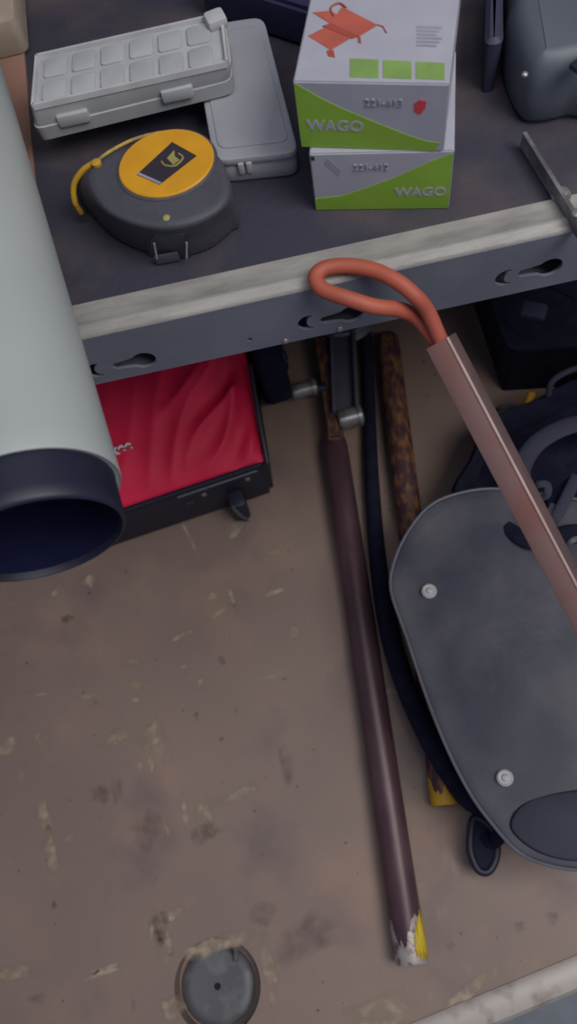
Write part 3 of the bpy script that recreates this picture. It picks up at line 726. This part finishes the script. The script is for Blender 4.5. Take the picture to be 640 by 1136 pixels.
# gently domed and dented skin
for fr_ in (.93, .86, .7, .5, .25, .05):
    rg = []
    for p in inset_ring(ol, .004):
        q = c+(p-c)*fr_; q.z = ZP+.0005-.003*math.exp(-((fr_-.86)/.05)**2)+.010*(1-fr_)**.8+.0015*math.sin(q.x*60+q.y*35); rg.append(q)
    rings.append(rg)
loft(bm, rings); pn = obj('end_panel', bm, 'panel', t, angle=70); pn['label'] = 'worn grey rubber panel'
bm = N(); tube(bm, [p+Vector((0, 0, .001)) for p in inset_ring(ol, .0005)], .0017, 8, closed=True); obj('piping', bm, 'panelrim', t)
for x, y in ((476, 656), (560, 863)):
    q = P(x, y, ZP+.0065); bm = N(); lathe(bm, [(-.008, .0078), (.0015, .0078), (.0028, .0062), (.0024, .0046), (.0026, .0036), (.0040, .0030), (.0046, .001), (.0046, 0)], q, (0, 0, 1), 24); obj('rivet', bm, 'rivet', t)
# folded lower edge of the panel, its shade painted as darker rubber
fp = [P(x, y, ZP+.004) for x, y in ((586, 888), (640, 876), (690, 872), (712, 900), (688, 940), (650, 955), (612, 951), (582, 936), (566, 914))]
fp = spline(fp, 4, True); bm = N(); pad(bm, fp, ZP-.002, ZP+.0062, .003); obj('folded_edge', bm, 'panelshade', t)
# D-shaped ring hanging off the corner
pts = [P(x, y, .03) for x, y in ((527, 907), (522, 925), (522, 945), (530, 964), (541, 967), (549, 955), (551, 938), (545, 918))]
bm = N(); tube(bm, spline(pts, 6, True), .0042, 12, closed=True); o = obj('carry_ring', bm, 'black', t); o['label'] = 'black oval ring'
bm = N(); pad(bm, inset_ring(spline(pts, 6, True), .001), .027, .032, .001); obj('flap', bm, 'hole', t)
bm = N(); tube(bm, spline([P(536, 925, .03), P(545, 934, .034), P(556, 925, .05), P(566, 905, .07)], 5), .0075, 10, flat=.4); obj('ring_strap', bm, 'blackfab', t)
# rear pocket part of the bag beyond the brown bar
zb2 = .12
bp = [(500, 550), (518, 508), (542, 462), (590, 440), (650, 412), (760, 400), (800, 600), (740, 720), (640, 640), (560, 590)]
ol2 = spline([P(x, y, zb2-.02) for x, y in bp], 4, True)
bm = N(); loft(bm, [[Vector((p.x, p.y, z)) for p in inset_ring(ol2, d_)] for z, d_ in ((.001, .02), (.01, .012), (.07, .008), (zb2-.028, .002), (zb2-.02, .006), (zb2-.035, .014), (zb2-.06, .02))], True, True); obj('rear_pocket', bm, 'blackfab', t, angle=70)
# webbing loops and straps over it
def strap(pts, r, m='strap', fl=.3, nm='strap', zz=None):
    bm = N(); tube(bm, spline(pts, 7), r, 12, flat=fl); return obj(nm, bm, m, t)
strap([P(578, 545, .11), P(580, 515, .125), P(600, 488, .135), P(640, 470, .135), P(690, 470, .12)], .010)
strap([P(596, 620, .12), P(606, 580, .135), P(625, 545, .14), P(660, 520, .13)], .008, 'blackfab', .4)
strap([P(600, 590, .13), P(616, 575, .15), P(632, 545, .155), P(640, 528, .15)], .006)
strap([P(588, 548, .13), P(596, 538, .15), P(607, 538, .15), P(606, 550, .145), P(592, 553, .135)], .004)
strap([P(560, 585, .125), P(592, 600, .14), P(640, 590, .14), P(690, 600, .13)], .009, 'blackfab', .4)
strap([P(628, 610, .13), P(634, 600, .145), P(645, 596, .14)], .003, 'panelrim', .5)
bm = N(); box(bm, P(612, 570, .148), (.022, .012, .005), .9, .0015); obj('buckle', bm, 'strap', t)

# ================================================================ BROWN SQUARE BAR WITH ORANGE LOOP
e0 = P(489, 378, .490); e1 = P(634, 655, .400); e1b = e0+(e1-e0)*1.9
e0b = e0
t = thing('square_bar', e0, 'brown square metal bar with orange cord loop slanting over the black bag', 'bar')
d = (e1-e0).normalized(); sd = d.cross(UP).normalized(); up = sd.cross(d).normalized()
ang = math.radians(-43); A_ = sd*math.cos(ang)+up*math.sin(ang); B_ = -sd*math.sin(ang)+up*math.cos(ang)
w = .0085
def sq(c, r): 
    o = []
    for sx, sy in ((1, 1), (-1, 1), (-1, -1), (1, -1)):
        cc = c+A_*sx*(r-.001)+B_*sy*(r-.001)
        for k in range(3):
            q = {(1, 1): 0, (-1, 1): PI/2, (-1, -1): PI, (1, -1): 3*PI/2}[(sx, sy)]+PI/4*k
            o.append(cc+A_*math.cos(q)*.001+B_*math.sin(q)*.001)
    return o
bm = N(); loft(bm, [sq(e0+d*.04, w-.0018), sq(e0+d*.0, w-.0018), sq(e0, w), sq(e1, w), sq(e1b, w)])
bm.normal_update()
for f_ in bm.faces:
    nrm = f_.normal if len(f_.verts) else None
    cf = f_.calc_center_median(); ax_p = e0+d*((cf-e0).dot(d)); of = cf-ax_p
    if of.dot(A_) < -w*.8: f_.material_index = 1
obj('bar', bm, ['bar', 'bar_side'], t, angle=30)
bm = N(); ec = -A_*(w-.0004)+B_*(w-.0004); tube(bm, [e0+ec, e1+ec, e1b+ec], .0011, 8); o = obj('edge_highlight', bm, 'edge', t); o['label'] = 'highlight painted along the edge of the bar'  # thin pale bead paints the highlight along the corner
pr = [((487, 374), .495), ((474, 345), .510), ((460, 328), .522), ((440, 312), .5275), ((415, 300), .5285), ((385, 295), .5285), ((360, 298), .5285), ((350, 308), .528), ((358, 321), .527), ((385, 331), .526), ((415, 340), .520), ((440, 343), .512), ((462, 352), .500), ((482, 376), .490)]
pts = [P(x, y, z) for (x, y), z in pr]
pts = [e0+d*.01]+pts+[e0+d*.012-A_*.002]
bm = N(); tube(bm, spline(pts, 6), .0051, 16); o = obj('cord_loop', bm, 'orange', t); o['label'] = 'orange rubber cord loop'

# ================================================================ CABLES BEHIND THE BAG
bm = N(); tube(bm, spline([P(608, 438, .105), P(612, 424, .12), P(628, 413, .12), P(650, 408, .115), P(680, 420, .10)], 7), .0035, 10)
bx = tag(obj('cable', bm, 'strap'), 'grey cable arching over the back of the black bag', 'cable')
t = thing('cable_lead', P(573, 456, .0), 'thin pale looped cable with yellow tip behind the brown bar', 'cable')
q = P(588, 442, .075)
bm = N(); tube(bm, spline([P(545, 466, .004), P(552, 454, .055), P(566, 451, .062), P(578, 454, .068), q], 7), .0028, 10); obj('lead', bm, 'strap', t)
bm = N(); d = Vector((.5, .8, .2)).normalized(); lathe(bm, [(-.009, .004), (-.008, .0055), (.006, .0055), (.008, .003), (.008, 0)], q, d, 16); o = obj('yellow_tip', bm, 'yellow2', t); o['label'] = 'yellow plug tip'
# dark crate under the shelf on the right
c0 = P(560, 466, 0); bm = N()
ol = quad_outline(Vector((c0.x+.0, c0.y+.035, 0)), Vector((c0.x+.26, c0.y-.01, 0)), Vector((c0.x+.29, .735, 0)), Vector((c0.x+.0, .735, 0)), .012)
t = thing('tool_crate', Vector((c0.x+.14, c0.y+.09, 0)), 'dark crate standing on the floor under the right end of the shelf', 'crate')
bm = N(); loft(bm, [[Vector((p.x, p.y, z)) for p in inset_ring(ol, d_)] for z, d_ in ((.001, .008), (.10, .002), (.105, -.002), (.112, -.002), (.112, .004), (.03, .012))]); obj('shell', bm, 'blackfab', t, angle=50)
q = P(592, 345, .115); bm = N(); box(bm, q, (.030, .022, .01), -.5, .004); obj('handle_block', bm, 'case2', t)

# ================================================================ LIGHT
w = bpy.data.worlds.new('w'); S.world = w; w.use_nodes = True
w.node_tree.nodes['Background'].inputs[0].default_value = (.56, .60, .80, 1)
w.node_tree.nodes['Background'].inputs[1].default_value = .30
def area(name, loc, tgt, size, power, col):
    l = bpy.data.lights.new(name, 'AREA'); l.shape = 'RECTANGLE'; l.size, l.size_y = size; l.energy = power; l.color = col
    o = bpy.data.objects.new(name, l); COL.objects.link(o); o.location = loc
    o.rotation_euler = (Vector(tgt)-Vector(loc)).to_track_quat('-Z', 'Y').to_euler(); return o
area('doorway_light', (.80, -.28, 1.85), (.0, .05, .1), (.9, .8), 21, (1, .96, .90))
area('roof_light', (.1, .1, 2.3), (.05, .3, 0), (.8, .5), 6, (.95, .97, 1))
S.view_settings.view_transform = 'Standard'; S.view_settings.look = 'None'
S.view_settings.exposure = 0; S.view_settings.gamma = 1
S.view_settings.use_curve_mapping = False
